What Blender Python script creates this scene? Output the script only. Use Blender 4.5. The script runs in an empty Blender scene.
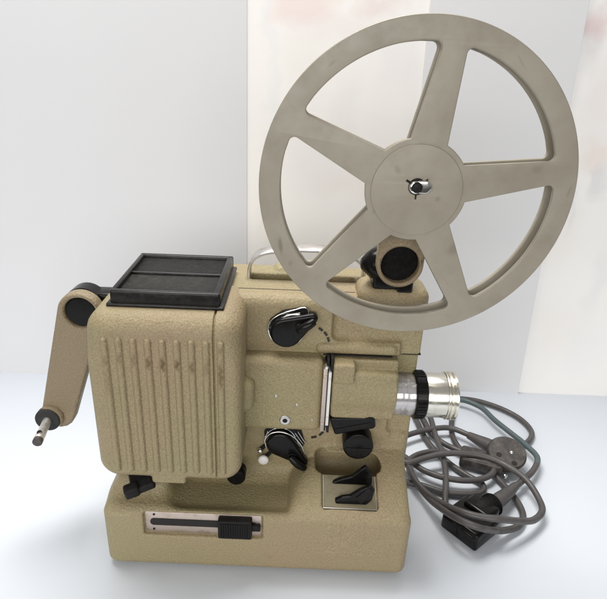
import bpy, bmesh, math, random
import numpy as np
from mathutils import Vector, Matrix, Euler

# ------------------------------------------------------------------ camera, world, lights
K = 0.00074                       # metres per modelling unit (all coordinates below are in modelling units)
scn = bpy.context.scene
col = scn.collection

F, PITCH, ROLL, YAW, PX0, PY0 = 545., math.radians(23.5), math.radians(-2.0), math.radians(-0.5), 290., 300.
def cam_axes():
    cy, sy = math.cos(YAW), math.sin(YAW)
    f = Vector((sy*math.cos(PITCH), cy*math.cos(PITCH), -math.sin(PITCH)))
    rt = Vector((cy, -sy, 0)); dn = f.cross(rt)
    c, s = math.cos(ROLL), math.sin(ROLL)
    return c*rt + s*dn, -s*rt + c*dn, f
AX, AD, AF = cam_axes()
def ray(u, v): return AX*((u-PX0)/F) + AD*((v-PY0)/F) + AF
CAM = Vector((0, 0, 4)) - ray(258, 570)*545
def at(u, v, Y=None, Z=None):     # where a sight line of the photograph meets a plane of the real scene
    d = ray(u, v)
    t = (Y-CAM.y)/d.y if Y is not None else (Z-CAM.z)/d.z
    return CAM + d*t

cam = bpy.data.objects.new('camera', bpy.data.cameras.new('camera')); col.objects.link(cam)
cam.matrix_world = Matrix.Translation(CAM*K) @ Matrix((AX, -AD, -AF)).transposed().to_4x4()
cam.data.sensor_width = 36; cam.data.sensor_fit = 'HORIZONTAL'
cam.data.lens = F/607*36
cam.data.shift_x = (303.5-PX0)/607; cam.data.shift_y = (PY0-299.5)/607
cam.data.clip_start = .01; cam.data.clip_end = 50
scn.camera = cam

world = bpy.data.worlds.new("World"); scn.world = world; world.use_nodes = True
wn = world.node_tree.nodes; wl = world.node_tree.links
bg = wn['Background']
tc = wn.new('ShaderNodeTexCoord'); sp = wn.new('ShaderNodeSeparateXYZ'); rmp = wn.new('ShaderNodeValToRGB')
wl.new(tc.outputs['Generated'], sp.inputs[0])
mp = wn.new('ShaderNodeMapRange'); mp.inputs['From Min'].default_value = -1; mp.inputs['From Max'].default_value = 1
wl.new(sp.outputs['Z'], mp.inputs['Value']); wl.new(mp.outputs[0], rmp.inputs[0]); wl.new(rmp.outputs[0], bg.inputs[0])
e = rmp.color_ramp.elements
e[0].position = .35; e[0].color = (.20, .19, .19, 1)
e[1].position = .9; e[1].color = (.80, .80, .80, 1)
m_ = e.new(.55); m_.color = (.50, .49, .48, 1)
bg.inputs['Strength'].default_value = .36

def area(name, loc, target, sx, sy, power, color):
    l = bpy.data.lights.new(name, 'AREA'); l.shape = 'RECTANGLE'; l.size = sx*K; l.size_y = sy*K
    l.energy = power; l.color = color
    o = bpy.data.objects.new(name, l); col.objects.link(o); o.location = Vector(loc)*K
    o.rotation_euler = (Vector(target)-Vector(loc)).to_track_quat('-Z', 'Y').to_euler()
    return o
area('ceiling_light', (-120, 330, 1350), (0, 110, 0), 900, 380, 9.8, (1, .985, .95))
area('front_fill_light', (-250, -1500, 700), (0, 200, 150), 2000, 800, 10.5, (1, .985, .96))  # added fill lamp on the camera side, brightens upright faces and backdrop

scn.view_settings.view_transform = 'Standard'; scn.view_settings.look = 'None'
scn.view_settings.exposure = 0.20; scn.view_settings.gamma = 1
scn.render.engine = 'CYCLES'
scn.render.resolution_x = 1024; scn.render.resolution_y = 1011

# ------------------------------------------------------------------ materials
def nmat(name, color, rough=.5, metal=0., **kw):
    m = bpy.data.materials.new(name); m.use_nodes = True
    b = m.node_tree.nodes['Principled BSDF']
    b.inputs['Base Color'].default_value = (*color, 1); b.inputs['Roughness'].default_value = rough
    b.inputs['Metallic'].default_value = metal
    for k, v in kw.items(): b.inputs[k].default_value = v
    return m
def node(m, t, **kw):
    n = m.node_tree.nodes.new(t)
    for k, v in kw.items():
        if k in n.inputs: n.inputs[k].default_value = v
        else: setattr(n, k, v)
    return n
def link(m, a, b): m.node_tree.links.new(a, b)
def ramp(m, src, stops):
    r = node(m, 'ShaderNodeValToRGB'); el = r.color_ramp.elements
    for i, (p, c) in enumerate(stops):
        if i > 1: el.new(p)
        el[i].position = p; el[i].color = (*c, 1) if len(c) == 3 else c
    link(m, src, r.inputs[0]); return r.outputs[0]
def coords(m): return node(m, 'ShaderNodeTexCoord').outputs['Object']
def noise(m, co, scale, detail=4, rough=.55, out='Fac'):
    n = node(m, 'ShaderNodeTexNoise'); n.inputs['Scale'].default_value = scale
    n.inputs['Detail'].default_value = detail; n.inputs['Roughness'].default_value = rough
    link(m, co, n.inputs['Vector']); return n.outputs[out]
def mix(m, f, a, b, mode='MIX'):
    n = node(m, 'ShaderNodeMix', data_type='RGBA', blend_type=mode)
    for i, v in ((0, f), (6, a), (7, b)):
        if hasattr(v, 'links') or hasattr(v, 'is_linked'): link(m, v, n.inputs[i])
        else: n.inputs[i].default_value = v if i == 0 else (*v, 1)
    return n.outputs[2]
def bump(m, h, strength, dist, prev=None):
    n = node(m, 'ShaderNodeBump'); n.inputs['Strength'].default_value = strength; n.inputs['Distance'].default_value = dist*K
    link(m, h, n.inputs['Height'])
    if prev: link(m, prev, n.inputs['Normal'])
    return n.outputs[0]
def P(m): return m.node_tree.nodes['Principled BSDF'].inputs

def hammertone(name, base, warm, stain=False):
    m = nmat(name, base, .42); co = coords(m)
    n1 = noise(m, co, .045/K, 5, .6)
    n2 = noise(m, co, .008/K, 4, .6)
    n3 = noise(m, co, .95/K, 3, .75)
    c = mix(m, ramp(m, n2, [(.35, (0, 0, 0)), (.68, (1, 1, 1))]), base, warm)
    c = mix(m, ramp(m, n3, [(.3, (0, 0, 0)), (.7, (1, 1, 1))]), mix(m, 1., c, (.62, .59, .54), 'MULTIPLY'), mix(m, 1., c, (1.22, 1.22, 1.22), 'MULTIPLY'))
    # small grimy specks
    n4 = noise(m, co, .12/K, 6, .75)
    c = mix(m, ramp(m, n4, [(.66, (0, 0, 0)), (.78, (.6, .6, .6))]), c, (.12, .085, .045))
    c = mix(m, ramp(m, n1, [(.60, (0, 0, 0)), (.85, (.45, .45, .45))]), c, (.20, .15, .085))
    if stain:   # yellow-brown wear stains on the ribs, near their upper ends
        s = node(m, 'ShaderNodeSeparateXYZ'); link(m, co, s.inputs[0])
        att = node(m, 'ShaderNodeAttribute', attribute_name='stain')
        c = mix(m, att.outputs['Fac'], c, (.10, .062, .014))
    link(m, c, P(m)['Base Color'])
    v = node(m, 'ShaderNodeTexVoronoi'); v.inputs['Scale'].default_value = .38/K; link(m, co, v.inputs['Vector'])
    b = bump(m, v.outputs['Distance'], .5, .9)
    b = bump(m, n3, .55, 1.0, b)
    link(m, b, P(m)['Normal'])
    link(m, ramp(m, n1, [(.3, (.36,)*3), (.7, (.55,)*3)]), P(m)['Roughness'])
    return m
PAINT = hammertone('hammered_beige_paint', (.318, .278, .15), (.345, .264, .158))
PAINT_S = hammertone('hammered_beige_paint_stained', (.302, .26, .142), (.33, .248, .153), True)
PAINT_ARM = hammertone('arm_paint', (.28, .222, .138), (.265, .205, .128))

def plastic(name, c, rough=.35, bmp=.1, speck=(.0, .0, .0), scale=.2, spec=.5):
    m = nmat(name, c, rough); co = coords(m)
    n = noise(m, co, scale/K, 5, .65); n2 = noise(m, co, .02/K, 3)
    cc = mix(m, ramp(m, n, [(.45, (0, 0, 0)), (.8, (1, 1, 1))]), c, speck)
    cc = mix(m, ramp(m, n2, [(.4, (0, 0, 0)), (.65, (1, 1, 1))]), cc, mix(m, 1., cc, (.88, .87, .85), 'MULTIPLY'))
    link(m, cc, P(m)['Base Color'])
    link(m, ramp(m, n, [(.3, (rough*.8,)*3), (.7, (min(1, rough*1.3),)*3)]), P(m)['Roughness'])
    if bmp: link(m, bump(m, n, bmp, .6), P(m)['Normal'])
    P(m)['Specular IOR Level'].default_value = spec
    return m
REEL = plastic('grey_beige_reel_plastic', (.315, .285, .228), .42, .12, (.275, .245, .19), .05)
def scuffs(m, base_in, marks, org):
    """small dark handling marks with their own shapes: (u, v, half length, half width, angle, amount)"""
    nt = m.node_tree; inp = P(m)['Base Color']; cur = inp.links[0].from_socket; co = coords(m)
    for (u, v, hl, hw, ang, amt) in marks:
        p = at(u, v, Y=18); mpn = node(m, 'ShaderNodeMapping', vector_type='TEXTURE')
        mpn.inputs['Location'].default_value = ((p.x-org[0])*K, 0, (p.z-org[2])*K); mpn.inputs['Rotation'].default_value = (0, math.radians(ang), 0)
        mpn.inputs['Scale'].default_value = (hw*K, 1, hl*K); link(m, co, mpn.inputs['Vector'])
        w = node(m, 'ShaderNodeVectorMath', operation='ADD'); link(m, mpn.outputs[0], w.inputs[0])
        nz = node(m, 'ShaderNodeVectorMath', operation='SCALE'); link(m, noise(m, mpn.outputs[0], 2.2, 4, .7, 'Color'), nz.inputs[0]); nz.inputs['Scale'].default_value = .9
        link(m, nz.outputs[0], w.inputs[1])
        sb_ = node(m, 'ShaderNodeVectorMath', operation='SUBTRACT'); link(m, w.outputs[0], sb_.inputs[0]); sb_.inputs[1].default_value = (.45, .45, .45)
        ms = node(m, 'ShaderNodeVectorMath', operation='MULTIPLY'); link(m, sb_.outputs[0], ms.inputs[0]); ms.inputs[1].default_value = (1, 0, 1)
        ln = node(m, 'ShaderNodeVectorMath', operation='LENGTH'); link(m, ms.outputs[0], ln.inputs[0])
        f_ = ramp(m, ln.outputs['Value'], [(.35, (amt*.6,)*3), (1., (0, 0, 0))]); cur = mix(m, f_, cur, (.07, .058, .042))
    link(m, cur, inp)
scuffs(REEL, None, [(279, 244, 9, 2.2, -8, .75), (289, 262, 3, 2, 20, .4), (453, 247, 8, 6, 30, .42), (536, 168, 4, 5, 0, .3), (396, 168, 5, 3, -30, .4), (436, 197, 3, 3, 0, .4), (300, 195, 4, 1.2, 60, .35),
    (330, 62, 5, 1.2, 50, .3), (520, 60, 8, 1, -40, .3), (568, 190, 6, 1.4, 10, .35), (420, 312, 1.2, 9, 0, .3), (500, 304, 5, 1.2, 50, .3), (372, 210, 3, 2, 0, .25), (345, 268, 4, 1.2, 40, .4)], (113, 20, 386))
BLACK = plastic('black_bakelite', (.006, .0055, .0055), .22, .05, (.010, .009, .008), spec=.2)
BLACKM = plastic('matt_black_plastic', (.012, .011, .011), .5, .2, (.022, .02, .019), .3, spec=.15)
GRILLE = plastic('black_enamelled_grille', (.008, .0075, .007), .3, .15, (.03, .027, .023), .12, spec=.35)
DUSTY = plastic('dusty_grille', (.03, .029, .027), .5, .2, (.075, .07, .062), .2, spec=.4)
DARK = nmat('dark_inside', (.012, .010, .009), .8)
RUBBER = plastic('black_rubber', (.02, .02, .02), .7, .1, (.03, .03, .03))
CORD = plastic('grey_cord_rubber', (.078, .071, .070), .42, .1, (.055, .05, .05), .08)
PLUG = plastic('brown_grey_plug', (.035, .03, .027), .38, .1, (.12, .1, .09), .1)
PAPERW = nmat('white_collar_paint', (.75, .73, .70), .45)
def metal(name, c, rough, brush=None):
    m = nmat(name, c, rough, 1.); co = coords(m)
    n = noise(m, co, .08/K, 5, .7)
    link(m, ramp(m, n, [(.3, (rough*.7,)*3), (.75, (rough*1.8,)*3)]), P(m)['Roughness'])
    cc = mix(m, ramp(m, n, [(.5, (0, 0, 0)), (.8, (1, 1, 1))]), c, tuple(x*.72 for x in c)); link(m, cc, P(m)['Base Color'])
    return m
CHROME = metal('chrome', (.80, .79, .76), .10)
NICKEL = metal('nickel_lens_barrel', (.82, .79, .70), .17)
STEEL = metal('worn_steel', (.62, .60, .58), .32)
BRIGHT = metal('bright_steel', (.90, .88, .84), .42)
ALU = metal('aluminium_plate', (.60, .51, .45), .42)
GREYM = plastic('grey_switch_plate', (.20, .172, .105), .5, .15, (.15, .125, .07), .15)
WHITEMARK = nmat('white_line_paint', (.75, .75, .73), .35)
BLACKMARK = nmat('black_line_paint', (.015, .013, .012), .5)
LENSP = nmat('clear_lens_collar', (.82, .80, .82), .08, 0, **{'Transmission Weight': .75, 'IOR': 1.45})
LENSG = nmat('lens_glass', (.02, .02, .03), .03)

# ------------------------------------------------------------------ mesh helpers
def raw(name, me, mat, parent=None, smooth=32, loc=None):
    o = bpy.data.objects.new(name, me); col.objects.link(o)
    if parent is not None: o.parent = parent
    if mat is not None and not me.materials: me.materials.append(mat)
    if smooth:
        me.polygons.foreach_set('use_smooth', [True]*len(me.polygons))
        if smooth < 180: me.set_sharp_from_angle(angle=math.radians(smooth))
    return o
def base_of(parent):
    p = Vector((0, 0, 0))
    while parent is not None: p = p + Vector(parent.get('_b', (0, 0, 0))); parent = parent.parent
    return p
def finish(name, bm, mat, parent=None, smooth=32, origin=None):
    """link bm (in modelling units, scene coordinates) as one mesh object in metres"""
    off = base_of(parent)
    if parent is None and origin is not None: off = Vector(origin)
    bmesh.ops.recalc_face_normals(bm, faces=bm.faces)
    for v in bm.verts: v.co = (v.co-off)*K
    me = bpy.data.meshes.new(name); bm.to_mesh(me); bm.free()
    o = raw(name, me, mat, parent, smooth)
    if parent is None and origin is not None: o.location = off*K; o['_b'] = tuple(off)
    return o
def empty(name, loc):
    o = bpy.data.objects.new(name, None); col.objects.link(o); o.location = Vector(loc)*K; o['_b'] = tuple(loc); return o
def tag(o, label=None, cat=None, group=None, kind=None):
    for k, v in (('label', label), ('category', cat), ('group', group), ('kind', kind)):
        if v: o[k] = v
    return o
def merge(bm, tmp, M=None):
    if M is not None: bmesh.ops.transform(tmp, matrix=M, verts=tmp.verts)
    me = bpy.data.meshes.new('t'); tmp.to_mesh(me); tmp.free(); bm.from_mesh(me); bpy.data.meshes.remove(me)
def box(bm, c, h, r=0, rot=None, seg=3):
    t = bmesh.new(); bmesh.ops.create_cube(t, size=2)
    for v in t.verts: v.co = Vector((v.co.x*h[0], v.co.y*h[1], v.co.z*h[2]))
    if r: bmesh.ops.bevel(t, geom=t.edges[:], offset=r, segments=seg, affect='EDGES', profile=.5)
    M = Matrix.Translation(c)
    if rot is not None: M = M @ (rot.to_matrix() if isinstance(rot, Euler) else rot).to_4x4()
    merge(bm, t, M)
def frame(axis):
    a = Vector(axis).normalized(); q = a.to_track_quat('Z', 'Y'); return q.to_matrix().to_4x4()
def lathe(bm, o, axis, prof, seg=48, caps=True):
    """prof: list of (distance along axis, radius)"""
    t = bmesh.new(); rings = []
    for d, r in prof:
        if r <= 1e-6: rings.append([t.verts.new((0, 0, d))]); continue
        rings.append([t.verts.new((r*math.cos(2*math.pi*i/seg), r*math.sin(2*math.pi*i/seg), d)) for i in range(seg)])
    for a, b in zip(rings, rings[1:]):
        for i in range(seg):
            j = (i+1) % seg
            if len(a) == 1 and len(b) == 1: continue
            if len(a) == 1: t.faces.new((a[0], b[i], b[j]))
            elif len(b) == 1: t.faces.new((a[i], a[j], b[0]))
            else: t.faces.new((a[i], a[j], b[j], b[i]))
    if caps:
        for r in (rings[0], rings[-1]):
            if len(r) > 1: t.faces.new(r)
    merge(bm, t, Matrix.Translation(o) @ frame(axis))
def spline(pts, n=10):
    pts = [Vector(p) for p in pts]; out = []
    P_ = [2*pts[0]-pts[1]] + pts + [2*pts[-1]-pts[-2]]
    for i in range(1, len(P_)-2):
        a, b, c, d = P_[i-1:i+3]
        t0 = 0; t1 = t0+max((b-a).length, 1e-3)**.5; t2 = t1+max((c-b).length, 1e-3)**.5; t3 = t2+max((d-c).length, 1e-3)**.5
        for k in range(n):
            t = t1+(t2-t1)*k/n
            A1 = (t1-t)/(t1-t0)*a+(t-t0)/(t1-t0)*b; A2 = (t2-t)/(t2-t1)*b+(t-t1)/(t2-t1)*c; A3 = (t3-t)/(t3-t2)*c+(t-t2)/(t3-t2)*d
            B1 = (t2-t)/(t2-t0)*A1+(t-t0)/(t2-t0)*A2; B2 = (t3-t)/(t3-t1)*A2+(t-t1)/(t3-t1)*A3
            out.append((t2-t)/(t2-t1)*B1+(t-t1)/(t2-t1)*B2)
    out.append(pts[-1]); return out
def tube(bm, pts, r, seg=14, closed=False, sect=None):
    """sect: optional cross section list of (side, up) instead of a circle"""
    pts = [Vector(p) for p in pts]; rings = []; up = Vector((0, 0, 1)); N = len(pts)
    for i, p in enumerate(pts):
        a = pts[i-1] if (i > 0 or closed) else p; b = pts[(i+1) % N] if (i < N-1 or closed) else p
        tg = (b-a).normalized(); s = tg.cross(up)
        if s.length < 1e-3: s = Vector((1, 0, 0))
        s.normalize(); u = s.cross(tg); u.normalize(); up = u if sect is None else up
        rr = r[i] if isinstance(r, (list, tuple)) else r
        if sect: rings.append([bm.verts.new(p+s*x+u*y) for x, y in sect])
        else: rings.append([bm.verts.new(p+s*rr*math.cos(2*math.pi*k/seg)+u*rr*math.sin(2*math.pi*k/seg)) for k in range(seg)])
    n = len(rings[0])
    for i in range(N if closed else N-1):
        A, B = rings[i], rings[(i+1) % N]
        for k in range(n): bm.faces.new((A[k], A[(k+1) % n], B[(k+1) % n], B[k]))
    if not closed: bm.faces.new(rings[0]); bm.faces.new(rings[-1])
def roundpoly(pts, radii, seg=6):
    """round the corners of a 2D polygon"""
    out = []; n = len(pts)
    for i in range(n):
        p = Vector(pts[i]); a = Vector(pts[i-1])-p; b = Vector(pts[(i+1) % n])-p
        r = radii[i] if isinstance(radii, (list, tuple)) else radii
        if r <= 0: out.append(tuple(p)); continue
        a.normalize(); b.normalize(); ang = a.angle(b); d = r/math.tan(ang/2)
        s = p+a*d; e_ = p+b*d; c = p+(a+b).normalized()*(r/math.sin(ang/2))
        a0 = math.atan2(s.y-c.y, s.x-c.x); a1 = math.atan2(e_.y-c.y, e_.x-c.x); da = (a1-a0+math.pi) % (2*math.pi)-math.pi
        for k in range(seg+1): t = a0+da*k/seg; out.append((c.x+r*math.cos(t), c.y+r*math.sin(t)))
    return out
def circle2(c, r, n=64): return [(c[0]+r*math.cos(2*math.pi*i/n), c[1]+r*math.sin(2*math.pi*i/n)) for i in range(n)]
def flat(bm, outline, holes, half, bevel=0, M=None, res=2):
    """2D outline with holes, extruded +-half along local z with rounded rims, added to bm; local xy plane"""
    cu = bpy.data.curves.new('c', 'CURVE'); cu.dimensions = '2D'; cu.fill_mode = 'BOTH'
    for poly in [outline]+list(holes):
        s = cu.splines.new('POLY'); s.points.add(len(poly)-1); s.use_cyclic_u = True
        for q, (x, y) in zip(s.points, poly): q.co = (x, y, 0, 1)
    cu.extrude = half-bevel; cu.bevel_depth = bevel; cu.bevel_resolution = res; cu.offset = -bevel
    o = bpy.data.objects.new('c', cu); col.objects.link(o)
    dg = bpy.context.evaluated_depsgraph_get(); dg.update()
    me = bpy.data.meshes.new_from_object(o.evaluated_get(dg))
    t = bmesh.new(); t.from_mesh(me); bmesh.ops.remove_doubles(t, verts=t.verts, dist=1e-4)
    bpy.data.objects.remove(o); bpy.data.curves.remove(cu); bpy.data.meshes.remove(me)
    merge(bm, t, M)
def XZ(y): # local (x, y, z) -> world (x, Y=y - z, Z=y): plate facing the camera side
    return Matrix(((1, 0, 0, 0), (0, 0, -1, y), (0, 1, 0, 0), (0, 0, 0, 1)))

# ---------- signed distance field castings, meshed with surface nets
class Field:
    def __init__(s, lo, hi, h):
        s.lo = np.array(lo, float); s.h = h
        n = [int(math.ceil((b-a)/h))+1 for a, b in zip(lo, hi)]
        ax = [np.float32(a)+np.arange(k, dtype=np.float32)*np.float32(h) for a, k in zip(lo, n)]
        s.x = ax[0][:, None, None]; s.y = ax[1][None, :, None]; s.z = ax[2][None, None, :]
        s.v = None
    def rbox(s, lo, hi, r, sx=0., sz=0.):
        c = [(a+b)/2 for a, b in zip(lo, hi)]; hh = [(b-a)/2-r for a, b in zip(lo, hi)]
        a = np.abs(s.x-c[0])-hh[0]; b = np.abs(s.y-c[1])-hh[1]; d = np.abs(s.z-c[2])-hh[2]
        return np.sqrt(np.maximum(a, 0)**2+np.maximum(b, 0)**2+np.maximum(d, 0)**2)+np.minimum(np.maximum(np.maximum(a, b), d), 0)-r
    def cyl(s, axis, c, r, half, rnd=2.):
        g = [s.x-c[0], s.y-c[1], s.z-c[2]]; a = g.pop(axis)
        q = np.sqrt(g[0]**2+g[1]**2)-(r-rnd); w = np.abs(a)-(half-rnd)
        return np.sqrt(np.maximum(q, 0)**2+np.maximum(w, 0)**2)+np.minimum(np.maximum(q, w), 0)-rnd
    def seg(s, p, q, r):
        p = np.array(p, float); q = np.array(q, float); d = q-p; L = (d*d).sum()
        t = np.clip(((s.x-p[0])*d[0]+(s.y-p[1])*d[1]+(s.z-p[2])*d[2])/L, 0, 1)
        return np.sqrt((s.x-p[0]-t*d[0])**2+(s.y-p[1]-t*d[1])**2+(s.z-p[2]-t*d[2])**2)-r
    def plane(s, p, n):
        n = np.array(n, float); n /= np.linalg.norm(n)
        return (s.x-p[0])*n[0]+(s.y-p[1])*n[1]+(s.z-p[2])*n[2]
    def add(s, d, k=0.):
        if s.v is None: s.v = d.astype(np.float32); return
        if k: h = np.clip(.5+.5*(s.v-d)/k, 0, 1); s.v = s.v*(1-h)+d*h-k*h*(1-h)
        else: s.v = np.minimum(s.v, d)
    def cut(s, d, k=0.):
        if k: h = np.clip(.5-.5*(s.v+d)/k, 0, 1); s.v = s.v*(1-h)-d*h+k*h*(1-h)
        else: s.v = np.maximum(s.v, -d)
    def mesh(s, name, mat, parent):
        V = s.v; nx, ny, nz = V.shape; ins = V < 0
        cnt = np.zeros((nx-1, ny-1, nz-1), np.int8)
        for i in (0, 1):
            for j in (0, 1):
                for k in (0, 1): cnt += ins[i:nx-1+i, j:ny-1+j, k:nz-1+k]
        act = (cnt > 0) & (cnt < 8); I = np.argwhere(act); idx = -np.ones(act.shape, np.int32); idx[act] = np.arange(len(I))
        acc = np.zeros((len(I), 3)); num = np.zeros(len(I))
        for ax in range(3):
            o1, o2 = [a for a in range(3) if a != ax]
            for i in (0, 1):
                for j in (0, 1):
                    a = np.zeros(3, int); a[o1] = i; a[o2] = j; b = a.copy(); b[ax] = 1
                    A = I+a; B = I+b; va = V[A[:, 0], A[:, 1], A[:, 2]]; vb = V[B[:, 0], B[:, 1], B[:, 2]]
                    m = (va < 0) != (vb < 0); t = va[m]/(va[m]-vb[m])
                    p = np.tile(a.astype(float), (m.sum(), 1)); p[:, ax] += t; acc[m] += p; num[m] += 1
        co = (I+acc/num[:, None])*s.h+s.lo
        quads = []
        for ax in range(3):
            o1, o2 = [(ax+1) % 3, (ax+2) % 3]
            sl0 = [slice(None)]*3; sl1 = [slice(None)]*3; sl0[ax] = slice(0, -1); sl1[ax] = slice(1, None)
            e0, e1 = ins[tuple(sl0)], ins[tuple(sl1)]
            for flip in (False, True):
                m = (e0 & ~e1) if not flip else (~e0 & e1)
                E = np.argwhere(m); E = E[(E[:, o1] > 0) & (E[:, o2] > 0) & (E[:, o1] < V.shape[o1]-1) & (E[:, o2] < V.shape[o2]-1)]
                q = []
                for d1, d2 in ((-1, -1), (0, -1), (0, 0), (-1, 0)):
                    c = E.copy(); c[:, o1] += d1; c[:, o2] += d2; q.append(idx[c[:, 0], c[:, 1], c[:, 2]])
                q = np.stack(q if not flip else q[::-1], 1); quads.append(q)
        Q = np.concatenate(quads); off = np.array(base_of(parent))
        me = bpy.data.meshes.new(name); me.vertices.add(len(co)); me.vertices.foreach_set('co', ((co-off)*K).astype(np.float32).ravel())
        me.loops.add(Q.size); me.loops.foreach_set('vertex_index', Q.astype(np.int32).ravel())
        me.polygons.add(len(Q)); me.polygons.foreach_set('loop_start', np.arange(0, Q.size, 4, dtype=np.int32))
        me.update(calc_edges=True); me.validate()
        s.co = co
        return raw(name, me, mat, parent, 180)

# ================================================================== SETTING
def paper_mat(name, c1, c2, rough=.75):
    m = nmat(name, c1, rough); co = coords(m)
    n = noise(m, co, 2.2, 3, .5); n2 = noise(m, co, 90, 4, .6)
    link(m, mix(m, ramp(m, n, [(.35, (0, 0, 0)), (.65, (1, 1, 1))]), c1, c2), P(m)['Base Color'])
    link(m, bump(m, n2, .06, 1.), P(m)['Normal']); return m
bm = bmesh.new(); box(bm, (50, -100, -12), (1100, 462, 12), 3)
TABLEM = paper_mat('white_table_covering', (.65, .685, .735), (.625, .66, .715), .6)
tag(finish('tabletop', bm, TABLEM), kind='structure')
bm = bmesh.new(); box(bm, (50, 380, 310), (1100, 8, 350))
tag(finish('wall', bm, paper_mat('pale_wall', (.80, .76, .745), (.84, .80, .78))), kind='structure')

def sheet(name, outline, y, mat, label, cat, thick=1.2, lean=0):
    bm = bmesh.new(); flat(bm, outline, [], thick/2, 0, XZ(y))
    if lean:
        for v in bm.verts: v.co.y += (1-(v.co.z/600))*-lean
    # subtle waviness of the paper
    o = finish(name, bm, mat, None, 32, (outline[0][0], y, 0)); return tag(o, label, cat)
sheet('paper_sheet', [(-460, -2), (-45, -2), (-45, 640), (-460, 640)], 354,
      paper_mat('grey_white_paper', (.735, .735, .75), (.755, .755, .77)),
      'plain pale grey backing sheet standing upright behind the take-up arm', 'backing sheet')
gs = [at(395, 388, Y=350), at(519, 391, Y=350), at(545, 260, Y=350), at(574, 100, Y=350), at(592, -10, Y=350), at(432, -10, Y=350)]
gs[0].z = gs[1].z = -2
sheet('paper_sheet', [(p.x, p.z) for p in (gs[0], gs[1], gs[4], gs[5])], 352,
      paper_mat('cool_grey_paper', (.765, .765, .775), (.785, .785, .795)),
      'pale grey slanting sheet behind the right half of the film reel', 'backing sheet')

# faded posters with soft printed patches
def poster_mat(name, base, blobs):
    m = nmat(name, base, .6); co = coords(m); s = node(m, 'ShaderNodeSeparateXYZ')
    warp = node(m, 'ShaderNodeMix', data_type='RGBA', blend_type='LINEAR_LIGHT'); warp.inputs[0].default_value = .02
    link(m, co, warp.inputs[6]); link(m, noise(m, co, 22, 3, .6, 'Color'), warp.inputs[7])
    link(m, warp.outputs[2], s.inputs[0])
    c = None; cur = base
    def ma(op, a, b=None, clamp=False):
        n = node(m, 'ShaderNodeMath', operation=op, use_clamp=clamp)
        for i, v in enumerate((a, b)):
            if v is None: continue
            if isinstance(v, (int, float)): n.inputs[i].default_value = v
            else: link(m, v, n.inputs[i])
        return n.outputs[0]
    for (x, z, rx, rz, colr, amt) in blobs:
        dx = ma('ABSOLUTE', ma('DIVIDE', ma('SUBTRACT', s.outputs['X'], x*K), rx*K)); dz = ma('ABSOLUTE', ma('DIVIDE', ma('SUBTRACT', s.outputs['Z'], z*K), rz*K))
        d = ma('POWER', ma('ADD', ma('POWER', dx, 3.), ma('POWER', dz, 3.)), .333)
        f = ma('MULTIPLY', ma('MULTIPLY', ma('SUBTRACT', 1.5, d), 1.0, True), amt*.8, True)
        cur = mix(m, f, cur, colr)
    link(m, cur, P(m)['Base Color']); return m
def blobs_px(org, lst):
    out = []
    for (u, v, ru, rv, c, a) in lst:
        p = at(u, v, Y=356); q = at(u+ru, v, Y=356); r_ = at(u, v+rv, Y=356)
        out.append((p.x-org[0], p.z-org[2], abs(q.x-p.x), abs(r_.z-p.z), c, a))
    return out
pa = at(252, 384, Y=356); pb = at(452, -12, Y=356)
org = (-30, 356, 0)
bm = bmesh.new(); flat(bm, [(-56, -2), (344, -2), (344, 640), (-56, 640)], [], .8, 0, XZ(355.6))
o = finish('poster', bm, poster_mat('faded_poster_print', (.965, .935, .90), blobs_px((-30, 356, 0), [
    (305, 4, 26, 16, (.80, .45, .43), .35), (382, 6, 22, 10, (.75, .50, .50), .38), (345, 110, 14, 34, (.60, .60, .68), .14),
    (340, 28, 46, 14, (.78, .62, .62), .2), (318, 165, 30, 26, (.68, .70, .76), .14), (400, 60, 20, 26, (.72, .70, .74), .22), (270, 60, 6, 160, (.70, .74, .84), .2),
    (300, 60, 20, 22, (.80, .72, .60), .16), (352, 185, 30, 14, (.80, .62, .58), .14), (420, 110, 16, 40, (.66, .62, .66), .14), (268, 215, 8, 24, (.85, .78, .55), .2)])), None, 32, (-30, 356, 0))
tag(o, 'washed-out poster with faint pink printed patches behind the left half of the reel', 'poster')
bm = bmesh.new(); flat(bm, [(345, -2), (640, -2), (640, 640), (345, 640)], [], .8, 0, XZ(355))
o = finish('poster', bm, poster_mat('faded_poster_print_b', (.965, .945, .92), blobs_px((345, 356, 0), [
    (594, 38, 12, 28, (.42, .40, .45), .30), (600, 22, 12, 12, (.72, .35, .33), .38), (597, 100, 14, 28, (.75, .62, .60), .22), (596, 155, 13, 16, (.80, .55, .42), .30), (601, 180, 8, 16, (.45, .45, .50), .28),
    (598, 280, 10, 34, (.60, .60, .66), .16), (560, 235, 16, 30, (.84, .76, .66), .2), (555, 330, 22, 26, (.85, .77, .68), .2), (580, 350, 16, 22, (.78, .80, .84), .2), (570, 210, 4, 20, (.62, .64, .72), .25)])), None, 32, (345, 356, 0))
tag(o, 'washed-out poster with faint red and dark pictures at the right edge behind the reel', 'poster')

# ================================================================== PROJECTOR
PR = tag(empty('film_projector', (0, 80, 0)), 'beige hammered-paint cine film projector with black knobs and silver lens, standing on the white table', 'film projector')

# ---- main casting: base block + upright body in one piece
f = Field((-160, -8, 0), (160, 166, 296), 1.0)
f.add(f.rbox((-140, 64, 8), (149, 157, 274), 10))                    # upright body
f.add(f.rbox((-151, 0, 2), (147, 160, 76), 10), 10)                   # base block
f.v = f.v
# base: sloping shoulder at the left that climbs to the lamp house
f.add(f.rbox((-142, 24, 60), (-92, 80, 96), 10), 22)
# shallow sunk floor, in the shade of the lamp house
f.cut(f.rbox((-84, 8, 70), (42, 58, 92), 11), 11)
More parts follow.
